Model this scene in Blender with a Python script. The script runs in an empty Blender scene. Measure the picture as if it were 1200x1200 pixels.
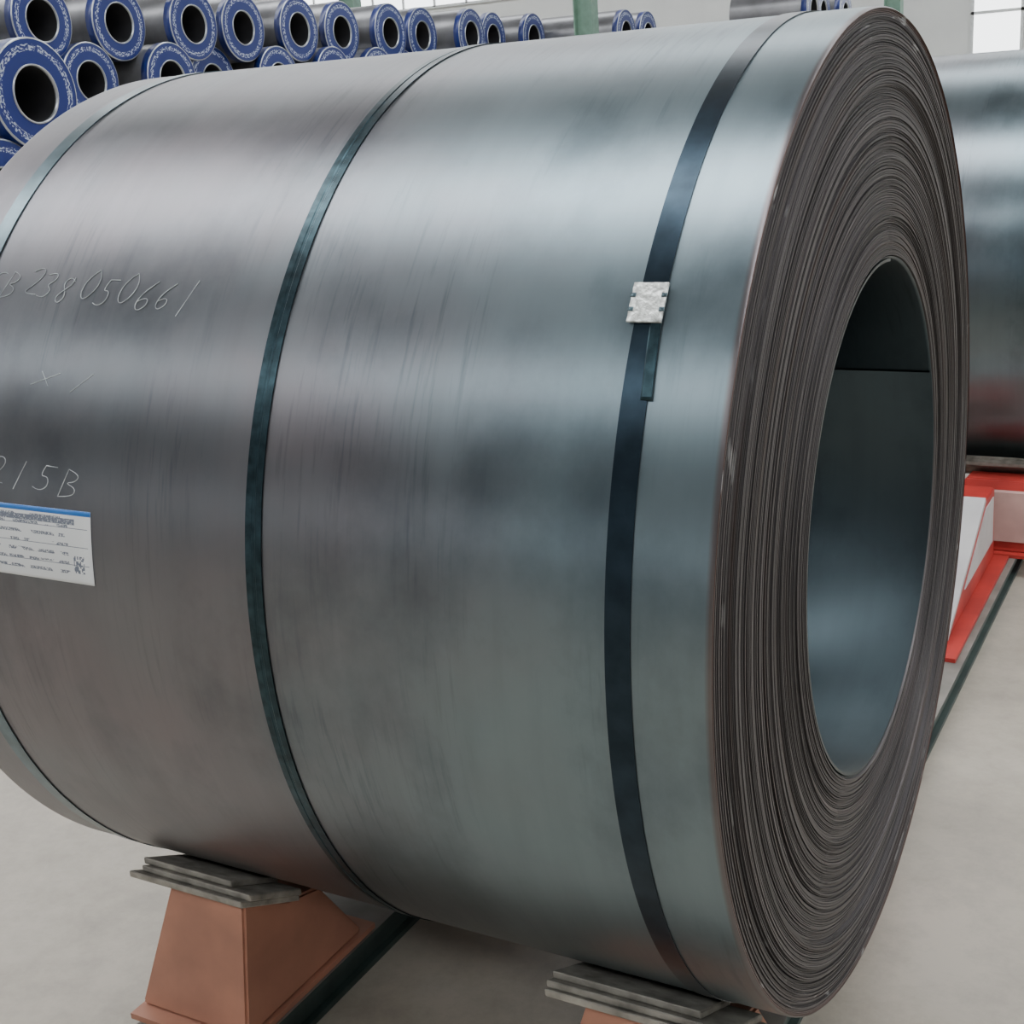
import bpy, bmesh, math, random
from mathutils import Matrix, Vector
random.seed(7)
R=0.75; RI=0.398; W=1.318; FLOOR=-0.95
scene=bpy.context.scene

# ---------------------------------------------------------------- helpers
def new_mat(name):
    m=bpy.data.materials.new(name); m.use_nodes=True
    nt=m.node_tree; b=nt.nodes['Principled BSDF']
    return m,nt,b
def N(nt,t,**kw):
    n=nt.nodes.new(t)
    for k,v in kw.items():
        if k in n.inputs.keys(): n.inputs[k].default_value=v
        else: setattr(n,k,v)
    return n
def L(nt,a,b): nt.links.new(a,b)
def ramp(nt,fac,stops):
    r=nt.nodes.new('ShaderNodeValToRGB')
    e=r.color_ramp.elements
    while len(e)<len(stops): e.new(0.5)
    for i,(p,c) in enumerate(stops):
        e[i].position=p; e[i].color=(c[0],c[1],c[2],1)
    L(nt,fac,r.inputs['Fac']); return r
def mapping(nt,src,scale=(1,1,1),loc=(0,0,0)):
    m=nt.nodes.new('ShaderNodeMapping'); m.inputs['Scale'].default_value=scale; m.inputs['Location'].default_value=loc
    L(nt,src,m.inputs['Vector']); return m.outputs['Vector']
def simple(name,col,rough=0.6,metal=0.0,var=0.12,scale=8.0,bump=0.0):
    m,nt,b=new_mat(name)
    tc=N(nt,'ShaderNodeTexCoord'); no=N(nt,'ShaderNodeTexNoise',Scale=scale,Detail=5.0)
    L(nt,tc.outputs['Object'],no.inputs['Vector'])
    c1=[max(0,c*(1-var)) for c in col]; c2=[min(1,c*(1+var)) for c in col]
    r=ramp(nt,no.outputs['Fac'],[(0.3,c1),(0.7,c2)])
    L(nt,r.outputs['Color'],b.inputs['Base Color'])
    b.inputs['Roughness'].default_value=rough; b.inputs['Metallic'].default_value=metal
    if bump:
        bp=N(nt,'ShaderNodeBump',Strength=bump,Distance=0.01); L(nt,no.outputs['Fac'],bp.inputs['Height']); L(nt,bp.outputs['Normal'],b.inputs['Normal'])
    return m
def obj_from_bm(name,bm,mats,smooth=False):
    me=bpy.data.meshes.new(name); bm.to_mesh(me); bm.free()
    for m in mats: me.materials.append(m)
    if smooth:
        for p in me.polygons: p.use_smooth=True
    o=bpy.data.objects.new(name,me); scene.collection.objects.link(o); return o
def box(bm,x0,x1,y0,y1,z0,z1,mi=0):
    vs=[bm.verts.new(p) for p in [(x0,y0,z0),(x1,y0,z0),(x1,y1,z0),(x0,y1,z0),(x0,y0,z1),(x1,y0,z1),(x1,y1,z1),(x0,y1,z1)]]
    for f in [(0,3,2,1),(4,5,6,7),(0,1,5,4),(1,2,6,5),(2,3,7,6),(3,0,4,7)]:
        bm.faces.new([vs[i] for i in f]).material_index=mi
    return vs
def prism(bm,A,B,mi=0):
    a=[bm.verts.new(p) for p in A]; b=[bm.verts.new(p) for p in B]; n=len(a)
    fs=[bm.faces.new(a),bm.faces.new(b[::-1])]
    for i in range(n): fs.append(bm.faces.new([a[i],b[i],b[(i+1)%n],a[(i+1)%n]]))
    for f in fs: f.material_index=mi
    return fs
def lathe(bm,prof,n,cy=0,cz=0,mi=0,uv=None,smooth=True,a0=0.0,a1=2*math.pi,xf=None):
    full=abs(a1-a0-2*math.pi)<1e-6
    rows=[]
    cnt=n if full else n+1
    for j,(x,r) in enumerate(prof):
        row=[]
        for i in range(cnt):
            a=a0+(a1-a0)*i/n
            xx=x if xf is None else x+xf(j,a)
            row.append(bm.verts.new((xx,cy+r*math.cos(a),cz+r*math.sin(a))))
        rows.append(row)
    for j in range(len(rows)-1):
        for i in range(n):
            i2=(i+1)%cnt
            f=bm.faces.new([rows[j][i],rows[j+1][i],rows[j+1][i2],rows[j][i2]])
            f.material_index=mi; f.smooth=smooth

# ---------------------------------------------------------------- materials
def steel(name,base_a,base_b,rough=0.3,aniso=0.7,right_sheen_tint=None):
    m,nt,b=new_mat(name)
    tc=N(nt,'ShaderNodeTexCoord'); geo=tc.outputs['Object']
    big=N(nt,'ShaderNodeTexNoise',Scale=1.0,Detail=4.0,Roughness=0.55); L(nt,mapping(nt,geo,(2.0,2.6,2.6),(3,1,5)),big.inputs['Vector'])
    stre=N(nt,'ShaderNodeTexNoise',Scale=1.0,Detail=4.0,Roughness=0.55); L(nt,mapping(nt,geo,(20,1.6,1.6)),stre.inputs['Vector'])
    fine=N(nt,'ShaderNodeTexNoise',Scale=1.0,Detail=4.0); L(nt,mapping(nt,geo,(220,12,12)),fine.inputs['Vector'])
    r1=ramp(nt,big.outputs['Fac'],[(0.35,base_a),(0.65,base_b)])
    col=r1.outputs[0]
    if right_sheen_tint:
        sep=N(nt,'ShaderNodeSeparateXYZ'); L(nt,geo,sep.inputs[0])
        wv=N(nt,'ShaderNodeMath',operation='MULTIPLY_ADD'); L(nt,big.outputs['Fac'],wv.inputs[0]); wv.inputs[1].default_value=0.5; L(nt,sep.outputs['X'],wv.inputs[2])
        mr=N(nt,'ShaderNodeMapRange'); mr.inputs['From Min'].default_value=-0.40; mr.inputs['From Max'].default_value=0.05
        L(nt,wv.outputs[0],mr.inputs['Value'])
        mt=N(nt,'ShaderNodeMix',data_type='RGBA'); L(nt,mr.outputs[0],mt.inputs[0]); L(nt,col,mt.inputs[6]); mt.inputs[7].default_value=(*right_sheen_tint,1)  # teal tone of the right end, lightened to paint in stronger skylight reflection
        me=N(nt,'ShaderNodeMapRange'); me.inputs['From Min'].default_value=-0.008; me.inputs['From Max'].default_value=-0.003; me.inputs['To Max'].default_value=0.6
        L(nt,sep.outputs['X'],me.inputs['Value'])
        mu=N(nt,'ShaderNodeMix',data_type='RGBA'); L(nt,me.outputs[0],mu.inputs[0]); L(nt,mt.outputs[2],mu.inputs[6]); mu.inputs[7].default_value=(0.15,0.085,0.072,1)
        col=mu.outputs[2]
    mx=N(nt,'ShaderNodeMix',data_type='RGBA',blend_type='MULTIPLY'); mx.inputs[0].default_value=1.0
    r2=ramp(nt,stre.outputs['Fac'],[(0.3,(0.92,0.92,0.92)),(0.55,(1,1,1)),(0.75,(1,1,1))])
    L(nt,col,mx.inputs[6]); L(nt,r2.outputs[0],mx.inputs[7])
    mo=N(nt,'ShaderNodeTexNoise',Scale=1.0,Detail=7.0,Roughness=0.62); L(nt,mapping(nt,geo,(4.5,3.6,3.6),(2,8,1)),mo.inputs['Vector'])
    rm=ramp(nt,mo.outputs['Fac'],[(0.32,(0.68,0.69,0.71)),(0.50,(0.93,0.93,0.94)),(0.66,(1.0,1.0,1.0))])
    mxm=N(nt,'ShaderNodeMix',data_type='RGBA',blend_type='MULTIPLY'); mxm.inputs[0].default_value=1.0
    L(nt,mx.outputs[2],mxm.inputs[6]); L(nt,rm.outputs[0],mxm.inputs[7])
    sc=N(nt,'ShaderNodeTexNoise',Scale=1.0,Detail=3.0,Roughness=0.6); L(nt,mapping(nt,geo,(110,7,7),(9,2,4)),sc.inputs['Vector'])
    msk=N(nt,'ShaderNodeTexNoise',Scale=1.0,Detail=2.0); L(nt,mapping(nt,geo,(5,2.5,2.5),(1,7,2)),msk.inputs['Vector'])
    r3=ramp(nt,sc.outputs['Fac'],[(0.52,(1,1,1)),(0.70,(0.74,0.76,0.78))])
    m3=ramp(nt,msk.outputs['Fac'],[(0.48,(0,0,0)),(0.62,(1,1,1))])
    mx3=N(nt,'ShaderNodeMix',data_type='RGBA',blend_type='MULTIPLY'); L(nt,m3.outputs[0],mx3.inputs[0]); L(nt,mxm.outputs[2],mx3.inputs[6]); L(nt,r3.outputs[0],mx3.inputs[7])
    L(nt,mx3.outputs[2],b.inputs['Base Color'])
    b.inputs['Metallic'].default_value=1.0
    rr=N(nt,'ShaderNodeMapRange'); rr.inputs['To Min'].default_value=rough-0.12; rr.inputs['To Max'].default_value=rough+0.12
    av=N(nt,'ShaderNodeMath',operation='MULTIPLY_ADD'); L(nt,fine.outputs['Fac'],av.inputs[0]); av.inputs[1].default_value=0.25
    bb=N(nt,'ShaderNodeMath',operation='MULTIPLY'); L(nt,mo.outputs['Fac'],bb.inputs[0]); bb.inputs[1].default_value=0.75; L(nt,bb.outputs[0],av.inputs[2])
    L(nt,av.outputs[0],rr.inputs['Value']); L(nt,rr.outputs[0],b.inputs['Roughness'])
    tg=N(nt,'ShaderNodeTangent',direction_type='RADIAL',axis='X'); L(nt,tg.outputs[0],b.inputs['Tangent'])
    b.inputs['Anisotropic'].default_value=aniso; b.inputs['Anisotropic Rotation'].default_value=0.25
    bn=N(nt,'ShaderNodeTexNoise',Scale=1.0,Detail=1.0); L(nt,mapping(nt,geo,(1.5,6.0,6.0)),bn.inputs['Vector'])
    bp=N(nt,'ShaderNodeBump',Strength=0.08,Distance=0.02); L(nt,bn.outputs['Fac'],bp.inputs['Height']); L(nt,bp.outputs['Normal'],b.inputs['Normal'])
    return m
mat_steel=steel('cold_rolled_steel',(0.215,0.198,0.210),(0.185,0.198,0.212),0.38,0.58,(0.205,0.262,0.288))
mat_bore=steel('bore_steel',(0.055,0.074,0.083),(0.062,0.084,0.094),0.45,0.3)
def face_mat():
    m,nt,b=new_mat('coil_edge_layers')
    tc=N(nt,'ShaderNodeTexCoord'); sep=N(nt,'ShaderNodeSeparateXYZ'); L(nt,tc.outputs['Object'],sep.inputs[0])
    y2=N(nt,'ShaderNodeMath',operation='MULTIPLY'); L(nt,sep.outputs['Y'],y2.inputs[0]); L(nt,sep.outputs['Y'],y2.inputs[1])
    z2=N(nt,'ShaderNodeMath',operation='MULTIPLY'); L(nt,sep.outputs['Z'],z2.inputs[0]); L(nt,sep.outputs['Z'],z2.inputs[1])
    s=N(nt,'ShaderNodeMath',operation='ADD'); L(nt,y2.outputs[0],s.inputs[0]); L(nt,z2.outputs[0],s.inputs[1])
    rad=N(nt,'ShaderNodeMath',operation='SQRT'); L(nt,s.outputs[0],rad.inputs[0])
    comb=N(nt,'ShaderNodeCombineXYZ'); L(nt,rad.outputs[0],comb.inputs['X']); L(nt,sep.outputs['Y'],comb.inputs['Y']); L(nt,sep.outputs['Z'],comb.inputs['Z'])
    n1=N(nt,'ShaderNodeTexNoise',Scale=1.0,Detail=3.0,Roughness=0.7); L(nt,mapping(nt,comb.outputs[0],(260,0.9,0.9)),n1.inputs['Vector'])
    r1=ramp(nt,n1.outputs['Fac'],[(0.34,(0.034,0.032,0.033)),(0.52,(0.080,0.074,0.077)),(0.72,(0.165,0.153,0.156))])
    n2=N(nt,'ShaderNodeTexNoise',Scale=1.0,Detail=2.0); L(nt,mapping(nt,comb.outputs[0],(70,1.5,1.5),(4,4,4)),n2.inputs['Vector'])
    r2=ramp(nt,n2.outputs['Fac'],[(0.55,(0,0,0)),(0.72,(0.35,0.35,0.35))])
    mw=N(nt,'ShaderNodeMix',data_type='RGBA'); L(nt,r2.outputs[0],mw.inputs[0]); L(nt,r1.outputs[0],mw.inputs[6]); mw.inputs[7].default_value=(0.11,0.07,0.056,1)
    mr=N(nt,'ShaderNodeMapRange'); mr.inputs['From Min'].default_value=0.737; mr.inputs['From Max'].default_value=0.748; mr.inputs['To Max'].default_value=0.75
    L(nt,rad.outputs[0],mr.inputs['Value'])
    mx=N(nt,'ShaderNodeMix',data_type='RGBA'); L(nt,mr.outputs[0],mx.inputs[0]); L(nt,mw.outputs[2],mx.inputs[6]); mx.inputs[7].default_value=(0.15,0.082,0.066,1)
    nk=N(nt,'ShaderNodeTexNoise',Scale=1.0,Detail=2.0); L(nt,mapping(nt,comb.outputs[0],(60,14,14),(5,5,5)),nk.inputs['Vector'])
    nr=ramp(nt,nk.outputs['Fac'],[(0.66,(0,0,0)),(0.72,(1,1,1))])
    mq=N(nt,'ShaderNodeMapRange'); mq.inputs['From Min'].default_value=0.68; mq.inputs['From Max'].default_value=0.745; L(nt,rad.outputs[0],mq.inputs['Value'])
    ml=N(nt,'ShaderNodeMath',operation='MULTIPLY'); L(nt,nr.outputs[0],ml.inputs[0]); L(nt,mq.outputs[0],ml.inputs[1])
    my=N(nt,'ShaderNodeMix',data_type='RGBA'); L(nt,ml.outputs[0],my.inputs[0]); L(nt,mx.outputs[2],my.inputs[6]); my.inputs[7].default_value=(0.42,0.42,0.42,1)  # pale specks near the outer rim: light glints painted into the colour
    L(nt,my.outputs[2],b.inputs['Base Color'])
    b.inputs['Metallic'].default_value=0.6; b.inputs['Roughness'].default_value=0.5
    return m
mat_face=face_mat()
mat_strap=simple('blued_strap_steel',(0.022,0.036,0.050),0.28,0.9,0.25,30)
mat_strap_m=simple('ribbed_strap_steel',(0.026,0.048,0.058),0.3,0.9,0.45,60)
mat_strap_l=simple('grey_strap_steel',(0.10,0.145,0.165),0.3,0.9,0.2,30)
mat_seal=simple('galvanised_seal',(0.60,0.62,0.60),0.35,0.6,0.4,130,0.3)
mat_chalk=simple('chalk_mark',(0.42,0.45,0.46),0.9,0,0.35,60)
mat_orange=simple('orange_painted_saddle',(0.42,0.195,0.13),0.55,0,0.22,6,0.15)
mat_red=simple('red_painted_saddle',(0.42,0.035,0.028),0.5,0,0.25,6)
mat_pink=simple('faded_red_panel',(0.46,0.30,0.27),0.5,0,0.2,6)
mat_greyp=simple('grey_saddle_plate',(0.50,0.49,0.49),0.5,0,0.15,5)
mat_wood=simple('weathered_board',(0.29,0.27,0.235),0.85,0,0.4,25,0.5)
mat_rail=simple('dark_green_rail_paint',(0.035,0.055,0.05),0.5,0,0.3,12)
mat_railtop=simple('worn_rail_top',(0.20,0.185,0.165),0.55,0.2,0.3,9)
mat_col=simple('green_column_paint',(0.16,0.27,0.21),0.5)
mat_white=simple('white_wall_panel',(0.64,0.65,0.64),0.7,0,0.05,1.0)
mat_wallgrey=simple('grey_wall_panel',(0.24,0.235,0.24),0.7,0,0.1,1.0)
mat_ceil=simple('grey_ceiling',(0.17,0.17,0.18),0.8,0,0.1,0.5)
mat_frame=simple('window_frame_paint',(0.6,0.62,0.62),0.5)
def emis(name,col,st):
    m,nt,b=new_mat(name)
    b.inputs['Base Color'].default_value=(0.8,0.8,0.8,1)
    b.inputs['Emission Color'].default_value=(*col,1); b.inputs['Emission Strength'].default_value=st
    return m
mat_sky=emis('skylight_panel',(0.95,0.98,1.0),7.6)
mat_skyb=emis('skylight_panel_clear',(0.96,0.98,1.0),12.0)
mat_win=emis('window_daylight',(0.94,0.98,1.0),3.5)

def floor_mat():
    m,nt,b=new_mat('polished_concrete')
    tc=N(nt,'ShaderNodeTexCoord')
    n1=N(nt,'ShaderNodeTexNoise',Scale=0.8,Detail=6.0); L(nt,tc.outputs['Object'],n1.inputs['Vector'])
    n2=N(nt,'ShaderNodeTexNoise',Scale=7.0,Detail=8.0,Roughness=0.75); L(nt,tc.outputs['Object'],n2.inputs['Vector'])
    r=ramp(nt,n1.outputs['Fac'],[(0.3,(0.38,0.34,0.28)),(0.7,(0.46,0.415,0.35))])
    r2=ramp(nt,n2.outputs['Fac'],[(0.25,(0.70,0.70,0.70)),(0.6,(1,1,1))])
    mx=N(nt,'ShaderNodeMix',data_type='RGBA',blend_type='MULTIPLY'); mx.inputs[0].default_value=1
    L(nt,r.outputs[0],mx.inputs[6]); L(nt,r2.outputs[0],mx.inputs[7]); L(nt,mx.outputs[2],b.inputs['Base Color'])
    b.inputs['Roughness'].default_value=0.42
    return m
mat_floor=floor_mat()

def mathnode(nt):
    def mth(op,a,bv):
        n=N(nt,'ShaderNodeMath',operation=op)
        for i,x in enumerate((a,bv)):
            if isinstance(x,(int,float)): n.inputs[i].default_value=x
            else: L(nt,x,n.inputs[i])
        return n.outputs[0]
    return mth
def label_mat():
    m,nt,b=new_mat('printed_paper_label')
    uv=N(nt,'ShaderNodeUVMap'); uv.uv_map='UVMap'
    sep=N(nt,'ShaderNodeSeparateXYZ'); L(nt,uv.outputs[0],sep.inputs[0])
    U=sep.outputs['X']; V=sep.outputs['Y']; mth=mathnode(nt)
    def rect(u0,u1,v0,v1):
        return mth('MULTIPLY',mth('MULTIPLY',mth('GREATER_THAN',U,u0),mth('LESS_THAN',U,u1)),mth('MULTIPLY',mth('GREATER_THAN',V,v0),mth('LESS_THAN',V,v1)))
    rows=mth('LESS_THAN',mth('FRACT',mth('MULTIPLY',V,8.0),0.0),0.36)
    tn=N(nt,'ShaderNodeTexNoise',Scale=1.0,Detail=2.0,Roughness=0.8); L(nt,mapping(nt,uv.outputs[0],(90,30,1)),tn.inputs['Vector'])
    blk=N(nt,'ShaderNodeTexNoise',Scale=1.0,Detail=0.0); L(nt,mapping(nt,uv.outputs[0],(11,7,1)),blk.inputs['Vector'])
    txt=mth('MULTIPLY',mth('MULTIPLY',rows,mth('GREATER_THAN',tn.outputs['Fac'],0.46)),mth('GREATER_THAN',blk.outputs['Fac'],0.45))
    txt=mth('MULTIPLY',txt,rect(0.03,0.80,0.08,0.90))
    ttl=mth('MULTIPLY',rect(0.12,0.86,0.80,0.88),mth('GREATER_THAN',tn.outputs['Fac'],0.40))
    sn=N(nt,'ShaderNodeVectorMath',operation='SNAP'); L(nt,uv.outputs[0],sn.inputs[0]); sn.inputs[1].default_value=(0.011,0.024,1)
    wn=N(nt,'ShaderNodeTexWhiteNoise'); L(nt,sn.outputs[0],wn.inputs['Vector'])
    qr=mth('MULTIPLY',mth('GREATER_THAN',wn.outputs['Value'],0.5),rect(0.84,0.93,0.14,0.38))
    lines=mth('MULTIPLY',mth('LESS_THAN',mth('FRACT',mth('MULTIPLY',V,4.0),0.0),0.035),rect(0.02,0.97,0.05,0.78))
    dark=mth('MAXIMUM',mth('MAXIMUM',txt,ttl),mth('MAXIMUM',qr,lines))
    c=N(nt,'ShaderNodeMix',data_type='RGBA'); L(nt,dark,c.inputs[0]); c.inputs[6].default_value=(0.70,0.72,0.73,1); c.inputs[7].default_value=(0.15,0.17,0.22,1)
    h=N(nt,'ShaderNodeMix',data_type='RGBA'); L(nt,mth('GREATER_THAN',V,0.93),h.inputs[0]); L(nt,c.outputs[2],h.inputs[6]); h.inputs[7].default_value=(0.015,0.13,0.42,1)
    L(nt,h.outputs[2],b.inputs['Base Color']); b.inputs['Roughness'].default_value=0.5
    return m
mat_label=label_mat()

def ringlabel_mat():
    m,nt,b=new_mat('blue_edge_protector')
    uv=N(nt,'ShaderNodeUVMap'); uv.uv_map='UVMap'
    sep=N(nt,'ShaderNodeSeparateXYZ'); L(nt,uv.outputs[0],sep.inputs[0])
    V=sep.outputs['Y']; mth=mathnode(nt)
    band=mth('MULTIPLY',mth('GREATER_THAN',V,0.76),mth('LESS_THAN',V,0.88))
    tn=N(nt,'ShaderNodeTexNoise',Scale=1.0,Detail=2.0); L(nt,mapping(nt,uv.outputs[0],(12,26,1)),tn.inputs['Vector'])
    fac=mth('MULTIPLY',band,mth('GREATER_THAN',tn.outputs['Fac'],0.52))
    c=N(nt,'ShaderNodeMix',data_type='RGBA'); L(nt,fac,c.inputs[0]); c.inputs[6].default_value=(0.008,0.022,0.15,1); c.inputs[7].default_value=(0.40,0.45,0.58,1)
    L(nt,c.outputs[2],b.inputs['Base Color']); b.inputs['Roughness'].default_value=0.35
    return m
mat_blue=ringlabel_mat()
mat_bluep=simple('blue_band_paint',(0.010,0.024,0.15),0.35)
mat_wrap=simple('grey_wrap_sheet',(0.20,0.20,0.21),0.35,0.6,0.25,2)
mat_rim=simple('bright_rim_steel',(0.42,0.44,0.47),0.3,0.8)
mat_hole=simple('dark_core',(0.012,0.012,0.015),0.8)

# ---------------------------------------------------------------- steel coil
def make_coil(name,cy,cz,seed,detail=True):
    rnd=random.Random(seed)
    bm=bmesh.new()
    nseg=288 if detail else 160
    lathe(bm,[(-W,R-0.004),(-W+0.002,R-0.001),(-W+0.006,R)]+[(-W+0.006+(W-0.012)*k/8,R) for k in range(1,8)]+[(-0.006,R),(-0.002,R-0.0008),(0,R-0.003)],nseg,mi=0)
    nl=130 if detail else 40
    ws=[rnd.uniform(0.5,1.6) for _ in range(nl)]; tot=sum(ws)
    prof=[(0.0,R-0.003)]
    r=R-0.003; span=(R-0.003)-(RI+0.004)
    cur=0
    for k in range(nl):
        cur=0.8*cur+rnd.uniform(-0.002,0.002)
        w=ws[k]/tot*span; g=min(0.0008,w*0.3) if rnd.random()<0.8 else min(0.0018,w*0.45)
        prof+=[(cur,r),(cur,r-w+g),(cur-rnd.uniform(0.002,0.006),r-w+g*0.5)]
        r-=w
    ph=[rnd.uniform(0,6.28) for _ in prof]; am=[rnd.uniform(0.0002,0.0008) for _ in prof]
    def xf(j,a):
        q=(j-1)//3
        return am[q]*math.sin(a+ph[q])+0.6*am[q]*math.sin(3*a+2*ph[q])
    lathe(bm,prof,nseg,mi=1,smooth=False,xf=xf)
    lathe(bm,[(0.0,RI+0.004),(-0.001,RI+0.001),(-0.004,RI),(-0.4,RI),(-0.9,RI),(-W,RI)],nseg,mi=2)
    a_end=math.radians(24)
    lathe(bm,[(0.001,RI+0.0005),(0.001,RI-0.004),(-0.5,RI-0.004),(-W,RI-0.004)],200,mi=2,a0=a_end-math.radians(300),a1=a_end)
    lathe(bm,[(-W,RI)]+[(-W-rnd.uniform(0,0.004),RI+(R-0.004-RI)*k/30) for k in range(1,30)]+[(-W,R-0.004)],nseg,mi=1,smooth=False)
    bmesh.ops.recalc_face_normals(bm,faces=bm.faces[:])
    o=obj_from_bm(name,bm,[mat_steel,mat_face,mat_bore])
    o.location=(0,cy,cz)
    return o
def strap(parent,name,x,w,mat,r0=R+0.0008,t=0.0012,groove=False):
    bm=bmesh.new()
    h=w/2
    if groove:
        prof=[(x-h,r0),(x-h,r0+t),(x-0.12*w,r0+t),(x-0.08*w,r0+t*0.3),(x+0.08*w,r0+t*0.3),(x+0.12*w,r0+t),(x+h,r0+t),(x+h,r0)]
    else: prof=[(x-h,r0),(x-h,r0+t),(x+h,r0+t),(x+h,r0)]
    for a,b2 in zip(prof[:-1],prof[1:]): lathe(bm,[a,b2],288)
    o=obj_from_bm(name,bm,[mat]); o.parent=parent; return o
def patch(parent,name,x0,x1,a0,a1,r0,t,mat,n=24,nx=6,skew=0.0,wob=0.0):
    bm=bmesh.new(); uv=bm.loops.layers.uv.new('UVMap')
    a0,a1=math.radians(a0),math.radians(a1)
    g=[[[] for _ in range(n+1)] for _ in range(nx+1)]
    for lay in (0,1):
        for i in range(nx+1):
            for j in range(n+1):
                a=a0+(a1-a0)*j/n; rr=r0+(t if lay else 0)+(wob*math.sin(i*2.1+j*1.3) if wob else 0)
                x=x0+(x1-x0)*i/nx+skew*(j/n)
                g[i][j].append(bm.verts.new((x,-rr*math.cos(a),rr*math.sin(a))))
    for i in range(nx):
        for j in range(n):
            f=bm.faces.new([g[i][j][1],g[i+1][j][1],g[i+1][j+1][1],g[i][j+1][1]]); f.smooth=True
            for lp,(ii,jj) in zip(f.loops,[(i,j),(i+1,j),(i+1,j+1),(i,j+1)]): lp[uv].uv=(ii/nx,jj/n)
    bo=[(i,0) for i in range(nx)]+[(nx,j) for j in range(n)]+[(i,n) for i in range(nx,0,-1)]+[(0,j) for j in range(n,0,-1)]
    for k in range(len(bo)):
        p=bo[k]; q=bo[(k+1)%len(bo)]
        bm.faces.new([g[p[0]][p[1]][0],g[q[0]][q[1]][0],g[q[0]][q[1]][1],g[p[0]][p[1]][1]])
    o=obj_from_bm(name,bm,[mat]); o.parent=parent; return o

coil=make_coil('steel_coil',0,0,3)
strap(coil,'strap_right',-0.109,0.031,mat_strap)
strap(coil,'strap_middle',-0.6206,0.026,mat_strap_m,groove=True)
strap(coil,'strap_left',-1.2093,0.030,mat_strap_l)
patch(coil,'strap_tail',-0.101,-0.0875,26.0,33.5,R+0.0024,0.0012,mat_strap_m,skew=-0.004)
patch(coil,'strap_seal',-0.1325,-0.0905,32.7,36.4,R+0.0042,0.0022,mat_seal,wob=0.0004)
for k,(xx,aa) in enumerate(((-0.130,33.9),(-0.130,35.2),(-0.093,33.9),(-0.093,35.2))):
    patch(coil,'seal_notch_%d'%(k+1),xx-0.003,xx+0.003,aa-0.18,aa+0.18,R+0.0064,0.0008,mat_strap_l,n=4,nx=2)
patch(coil,'paper_label',-1.135,-0.909,3.5,11.5,R+0.0006,0.0005,mat_label)

# chalk handwriting: pen strokes laid on the skin
G={'C':[[(1,.9),(.6,1),(.1,.6),(.1,.2),(.5,0),(.9,.15)]],
'B':[[(.15,0),(.2,1)],[(.2,1),(.8,.9),(.7,.6),(.25,.52),(.85,.4),(.8,.08),(.15,0)]],
'2':[[(.1,.8),(.45,1),(.8,.8),(.6,.4),(.05,.02),(.95,.05)]],
'3':[[(.1,.9),(.6,1.05),(.8,.75),(.35,.5),(.85,.35),(.55,-.02),(.05,.1)]],
'8':[[(.85,.85),(.5,1.05),(.15,.8),(.4,.55),(.75,.25),(.45,-.05),(.1,.2),(.45,.52),(.8,.75),(.7,1.0)]],
'0':[[(.5,1),(.12,.75),(.1,.25),(.45,-.03),(.85,.3),(.85,.75),(.5,1)]],
'5':[[(.95,1),(.35,.98)],[(.35,.98),(.2,.55),(.65,.6),(.8,.2),(.4,-.02),(.05,.1)]],
'6':[[(.75,1),(.25,.65),(.1,.2),(.4,-.03),(.8,.2),(.6,.5),(.15,.3)]],
'1':[[(.55,1.05),(.4,-.05)]],
'x':[[(.1,.9),(.8,.1)],[(.8,.95),(.15,0)]],' ':[]}
cu=bpy.data.curves.new('chalk_writing','CURVE'); cu.dimensions='3D'; cu.bevel_depth=0.0006; cu.bevel_resolution=0; cu.resolution_u=5
hr=random.Random(4)
def write(txt,x0,x1,p0,p1,h):
    n=len(txt); cw=(x1-x0)/n
    for i,ch in enumerate(txt):
        jx=hr.uniform(-0.1,0.1); jy=hr.uniform(-0.12,0.12); js=hr.uniform(0.85,1.12)
        for s in G[ch]:
            sp=cu.splines.new('NURBS'); sp.points.add(len(s)-1); sp.order_u=3; sp.use_endpoint_u=True
            for k,(a,b2) in enumerate(s):
                a=a*js+jx; b3=b2*js+jy
                x=x0+cw*(i+a*0.85+b3*0.4); base=p0+(p1-p0)*(x-x0)/(x1-x0)
                ph=math.radians(base+h*b3)
                sp.points[k].co=(x,-(R+0.0004)*math.cos(ph),(R+0.0004)*math.sin(ph),1)
write('CB238050661',-1.20,-0.775,35.4,33.2,3.5)
write('x1',-1.06,-0.93,24.8,23.9,2.0)
write('215B',-1.13,-0.925,13.8,12.4,3.4)
cu.materials.append(mat_chalk)
wo=bpy.data.objects.new('chalk_writing',cu); scene.collection.objects.link(wo); wo.parent=coil

coil2=make_coil('steel_coil',3.12,0.0,11,False)
strap(coil2,'strap_middle',-0.6206,0.026,mat_strap)

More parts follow.
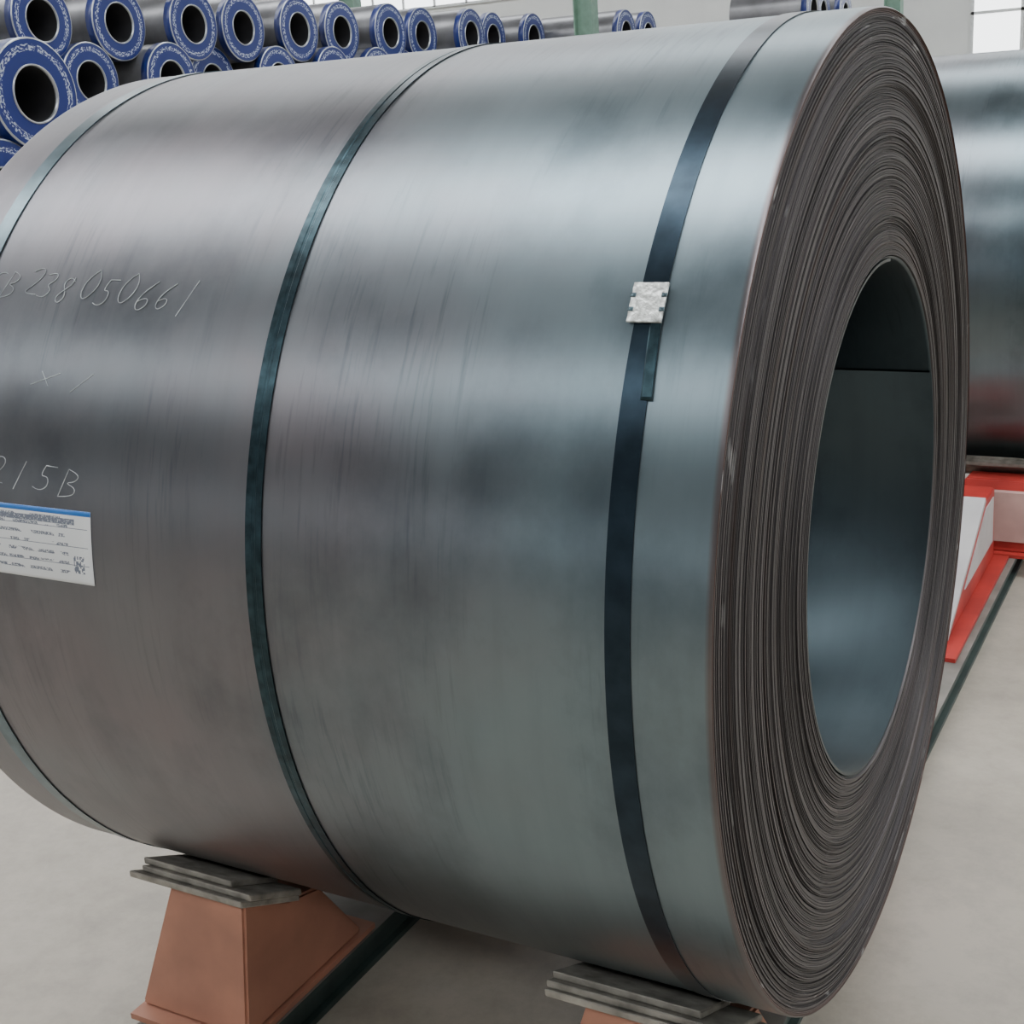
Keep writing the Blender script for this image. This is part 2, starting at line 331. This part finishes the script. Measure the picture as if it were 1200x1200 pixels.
# ---------------------------------------------------------------- saddles, rails
RT=-0.88
def saddle(name,bx0,bx1,sy,cy,far=False):
    par=bpy.data.objects.new(name,None); scene.collection.objects.link(par)
    x0,x1=bx0+0.045,bx1-0.05
    ZB=RT+0.012
    m_main=mat_red if far else mat_orange
    yf=0.50; yft=yf+0.05
    if far: yf=0.62; yft=0.66; x1=bx1-0.01
    bm=bmesh.new()
    top=[(yf,-0.622),(0.39,-0.690),(0.30,-0.715)] if not far else [(yf,-0.628),(0.51,-0.634),(0.39,-0.690),(0.30,-0.715)]
    A=[(x0-0.07 if z<-0.8 else x0,cy+sy*y,z) for y,z in [(yft,ZB),*top,(0.20,ZB)]]
    B=[(x1+0.012 if z<-0.8 else x1,cy+sy*y,z) for y,z in [(yft,ZB),*top,(0.20,ZB)]]
    prism(bm,A,B,0)
    bmesh.ops.recalc_face_normals(bm,faces=bm.faces[:])
    bmesh.ops.bevel(bm,geom=bm.edges[:],offset=0.005,segments=2,affect='EDGES')
    body=obj_from_bm('block',bm,[m_main]); body.parent=par
    bm=bmesh.new(); lo,hi=sorted((cy+sy*(yft+0.03),cy+sy*0.17)); box(bm,x0-0.07,x1+0.02,lo,hi,RT+0.0006,RT+0.0118)
    o=obj_from_bm('base_plate',bm,[m_main]); o.parent=par
    if far:
        bm=bmesh.new(); yy=cy+sy*0.668
        lo,hi=sorted((yy,yy-sy*0.03)); box(bm,x0+0.02,x1-0.03,lo,hi,-0.83,-0.66)
        box(bm,x1+0.001,x1+0.014,*sorted((cy+sy*0.58,cy+sy*0.34)),-0.84,-0.72)
        o=obj_from_bm('faded_panel',bm,[mat_pink]); o.parent=par
    rnd=random.Random(int((bx0+cy+5)*100)+sy)
    for k in range(3):
        bm=bmesh.new()
        dx0=rnd.uniform(-0.012,0.012); dx1=rnd.uniform(-0.02,0.012) if k<2 else -0.06; dy=0.012*(2-k)-rnd.uniform(0,0.006)
        off=-0.041+k*0.0135
        ya,yb=0.52+dy,0.395
        zA=-0.575+off-0.5*(0.52-ya)*1.0; zB=-0.6375+off
        t=0.0128
        P=[(ya,zA),(yb,zB),(yb,zB+t),(ya,zA+t)]
        prism(bm,[(bx0+dx0,cy+sy*y,z) for y,z in P],[(bx1+dx1,cy+sy*y,z) for y,z in P])
        bmesh.ops.recalc_face_normals(bm,faces=bm.faces[:])
        bmesh.ops.bevel(bm,geom=bm.edges[:],offset=0.002,segments=1,affect='EDGES')
        o=obj_from_bm('board_%d'%(k+1),bm,[mat_wood]); o.parent=par
for cy in (0,3.12):
    for (x0,x1) in ((-1.165,-0.905),(-0.345,-0.055)):
        saddle('coil_saddle',x0,x1,-1,cy,far=(cy>1)); saddle('coil_saddle',x0,x1,1,cy,far=(cy>1))
for x0,x1 in ((-1.12,-0.96),(-0.36,-0.185)):
    par=bpy.data.objects.new('sloped_saddle_block',None); scene.collection.objects.link(par)  # sloped saddle block standing ahead of the second coil
    bm=bmesh.new()
    P=[(1.60,RT+0.013),(2.17,-0.615),(2.36,-0.615),(2.40,RT+0.013)]
    prism(bm,[(x0,y,z) for y,z in P],[(x1,y,z) for y,z in P]); bmesh.ops.recalc_face_normals(bm,faces=bm.faces[:])
    bmesh.ops.bevel(bm,geom=bm.edges[:],offset=0.004,segments=2,affect='EDGES')
    o=obj_from_bm('block',bm,[mat_red]); o.parent=par
    bm=bmesh.new()
    P=[(1.605,RT+0.02),(2.165,-0.61),(2.155,-0.594),(1.60,RT+0.034)]
    prism(bm,[(x0-0.006,y,z) for y,z in P],[(x1+0.006,y,z) for y,z in P]); bmesh.ops.recalc_face_normals(bm,faces=bm.faces[:])
    o=obj_from_bm('sloping_plate',bm,[mat_greyp]); o.parent=par
    bm=bmesh.new()
    P=[(1.86,RT+0.085),(2.20,-0.64),(2.33,-0.64),(2.34,RT+0.085)]
    prism(bm,[(x1+0.0005,y,z) for y,z in P],[(x1+0.004,y,z) for y,z in P]); bmesh.ops.recalc_face_normals(bm,faces=bm.faces[:])
    o=obj_from_bm('side_panel',bm,[mat_greyp]); o.parent=par
    bm=bmesh.new(); box(bm,x0-0.03,x1+0.045,1.50,2.42,RT+0.0006,RT+0.0125); o=obj_from_bm('base_plate',bm,[mat_red]); o.parent=par
for x0,x1 in ((-1.17,-0.93),(-0.36,-0.12)):
    bm=bmesh.new(); box(bm,x0,x1,-0.80,9.0,RT-0.012,RT,0); box(bm,x0+0.07,x1-0.015,-0.80,9.0,FLOOR+0.012,RT-0.012,0); box(bm,x0,x1,-0.80,9.0,FLOOR,FLOOR+0.012,0)
    bm.faces.ensure_lookup_table(); bm.faces[1].material_index=1
    obj_from_bm('saddle_rail',bm,[mat_rail,mat_railtop])

# ---------------------------------------------------------------- wrapped coil stacks
def wrapped(bm,uv,xf,y,z,Rw,Lw,hole=0.54):
    n=40
    lathe(bm,[(xf-Lw,Rw*0.99),(xf-0.14,Rw*0.99)],n,y,z,mi=1,uv=None)
    lathe(bm,[(xf-0.14,Rw*0.99),(xf-0.14,Rw),(xf-0.01,Rw)],n,y,z,mi=5)
    lathe(bm,[(xf-Lw,0.001),(xf-Lw,Rw*0.99)],n,y,z,mi=5)
    lathe(bm,[(xf-0.01,Rw),(xf,Rw*0.985),(xf,Rw*0.965)],n,y,z,mi=2)
    r0,r1=Rw*0.965,Rw*hole
    rows=[[bm.verts.new((xf-0.002,y+r*math.cos(2*math.pi*i/n),z+r*math.sin(2*math.pi*i/n))) for i in range(n)] for r in (r0,r1)]
    for i in range(n):
        j=(i+1)%n
        f=bm.faces.new([rows[0][i],rows[1][i],rows[1][j],rows[0][j]]); f.material_index=0
        for lp,(a,v) in zip(f.loops,[(i,r0/Rw),(i,r1/Rw),(i+1,r1/Rw),(i+1,r0/Rw)]): lp[uv].uv=(2*math.pi*a/n+y,v)
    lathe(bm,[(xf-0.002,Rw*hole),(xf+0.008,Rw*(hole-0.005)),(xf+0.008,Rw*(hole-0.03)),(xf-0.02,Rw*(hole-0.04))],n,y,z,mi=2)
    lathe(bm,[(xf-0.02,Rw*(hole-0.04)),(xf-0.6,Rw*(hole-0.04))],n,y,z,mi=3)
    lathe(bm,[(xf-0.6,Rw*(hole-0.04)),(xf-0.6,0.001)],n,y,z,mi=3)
def stack(name,xf,ys,Rw,Lw,sp,rows,base=0.0,jx=0.15,seed=1):
    rnd=random.Random(seed); bm=bmesh.new(); uv=bm.loops.layers.uv.new('UVMap')
    vg=math.sqrt(max(0.01,4*Rw*Rw-(sp/2)**2)); 
    for rw in range(rows):
        z=FLOOR+base+Rw+rw*vg
        cnt=ys[1]-rw
        for c in range(cnt):
            wrapped(bm,uv,xf+rnd.uniform(-jx,jx),ys[0]+sp*(c+rw*0.5)+rnd.uniform(-0.03,0.03)*(sp>2*Rw+0.1),z,Rw,Lw,0.54+rnd.uniform(-0.04,0.02))
    if base>0:
        box(bm,xf-Lw*0.85,xf-Lw*0.65,ys[0]-Rw,ys[0]+sp*ys[1],FLOOR,FLOOR+base+0.01,4)
        box(bm,xf-Lw*0.35,xf-Lw*0.15,ys[0]-Rw,ys[0]+sp*ys[1],FLOOR,FLOOR+base+0.01,4)
    return obj_from_bm(name,bm,[mat_blue,mat_wrap,mat_rim,mat_hole,mat_wood,mat_bluep])
stack('wrapped_coil_stack',-8.65,(5.42,3),0.46,1.2,0.92,3,0.0,0.05,2)
stack('wrapped_coil_stack',-15.1,(7.5,16),0.57,1.3,1.5,4,0.28,0.3,5)
stack('wrapped_coil_stack',-13.0,(27.0,5),0.57,2.2,1.3,4,0.0,0.1,6)
stack('wrapped_coil_stack',-8.5,(27.0,6),0.57,1.8,1.3,4,0.1,0.1,8)

# ---------------------------------------------------------------- hall
X0,X1,Y0,Y1,ZC=-42.0,24.0,-20.0,38.0,9.0
def slab(name,a,mat):
    bm=bmesh.new(); box(bm,*a); return obj_from_bm(name,bm,[mat])
slab('floor',(X0,X1,Y0,Y1,FLOOR-0.2,FLOOR),mat_floor)
slab('ceiling',(X0,X1,Y0,Y1,ZC,ZC+0.2),mat_ceil)
slab('wall_back',(X0,X1,Y1,Y1+0.3,FLOOR-0.2,ZC+0.2),mat_white)
slab('wall_front',(X0,X1,Y0-0.3,Y0,FLOOR-0.2,ZC+0.2),mat_wallgrey)
slab('wall_left',(X0-0.3,X0,Y0-0.3,Y1+0.3,FLOOR-0.2,ZC+0.2),mat_white)
slab('wall_right',(X1,X1+0.3,Y0-0.3,Y1+0.3,FLOOR-0.2,ZC+0.2),mat_wallgrey)
for k,(ya,yb,ms) in enumerate([(-11.3,-9.5,mat_sky),(-1.6,0.3,mat_skyb),(8.5,11.0,mat_sky),(19,21.5,mat_sky),(30,32.5,mat_sky)]):
    bm=bmesh.new(); box(bm,X0+3,X1-3,ya,yb,ZC-0.05,ZC-0.005,0)
    box(bm,X0+2.9,X1-2.9,ya-0.15,ya,ZC-0.12,ZC-0.002,1); box(bm,X0+2.9,X1-2.9,yb,yb+0.15,ZC-0.12,ZC-0.002,1)
    obj_from_bm('skylight',bm,[ms,mat_frame])
wi=1
def window(xa,xb,y,za,zb,sgn):
    global wi
    bm=bmesh.new()
    ya,yb=sorted((y,y+sgn*0.03)); box(bm,xa,xb,ya,yb,za,zb,0)
    yf0,yf1=sorted((y,y+sgn*0.08))
    n=max(1,int((xb-xa)/1.2))
    for i in range(n+1):
        xx=xa+(xb-xa)*i/n; box(bm,xx-0.04,xx+0.04,yf0,yf1,za,zb,1)
    for zz in (za,(za+zb)/2,zb): box(bm,xa-0.04,xb+0.04,yf0,yf1,zz-0.04,zz+0.04,1)
    obj_from_bm('window_%d'%wi,bm,[mat_win,mat_frame]); wi+=1
for xa in (-36,-26,-16,-6,4,14): window(xa,xa+6,Y0+0.001,2.0,3.4,1)
window(-6.6,-5.3,Y1-0.001,0.2,5.0,-1)
window(-4.6,0.5,Y1-0.001,3.2,5.5,-1)
window(-30,-14,Y1-0.001,4.4,6.5,-1)
for (cx,cyy) in ((-12.7,26.0),(-20,27.5),(-2.5,37),(-8.3,36.0)):
    bm=bmesh.new(); box(bm,cx-0.2,cx+0.2,cyy-0.02,cyy+0.02,FLOOR,ZC); box(bm,cx-0.22,cx-0.19,cyy-0.18,cyy+0.18,FLOOR,ZC); box(bm,cx+0.19,cx+0.22,cyy-0.18,cyy+0.18,FLOOR,ZC)
    obj_from_bm('steel_column',bm,[mat_col])

w=bpy.data.worlds.new('World'); scene.world=w; w.use_nodes=True
w.node_tree.nodes['Background'].inputs[0].default_value=(0.7,0.8,1,1); w.node_tree.nodes['Background'].inputs[1].default_value=0.6

# ---------------------------------------------------------------- camera
yaw,pitch,roll=0.5097,0.2447,-0.0417
f=Vector((-math.sin(yaw)*math.cos(pitch),math.cos(yaw)*math.cos(pitch),-math.sin(pitch)))
r=Vector((math.cos(yaw),math.sin(yaw),0)); u=r.cross(f)
r2=r*math.cos(roll)+u*math.sin(roll); u2=-r*math.sin(roll)+u*math.cos(roll)
Rx=Matrix.Rotation(math.radians(-3),3,'X')
f,r2,u2=Rx@f,Rx@r2,Rx@u2; C=Rx@Vector((0.4633,-2.0006,0.5279))
M=Matrix(((r2.x,u2.x,-f.x,C.x),(r2.y,u2.y,-f.y,C.y),(r2.z,u2.z,-f.z,C.z),(0,0,0,1)))
cam=bpy.data.cameras.new('camera'); co=bpy.data.objects.new('camera',cam); scene.collection.objects.link(co)
co.matrix_world=M; cam.sensor_width=36; cam.lens=36*1534.9/1200; cam.clip_end=200
scene.camera=co
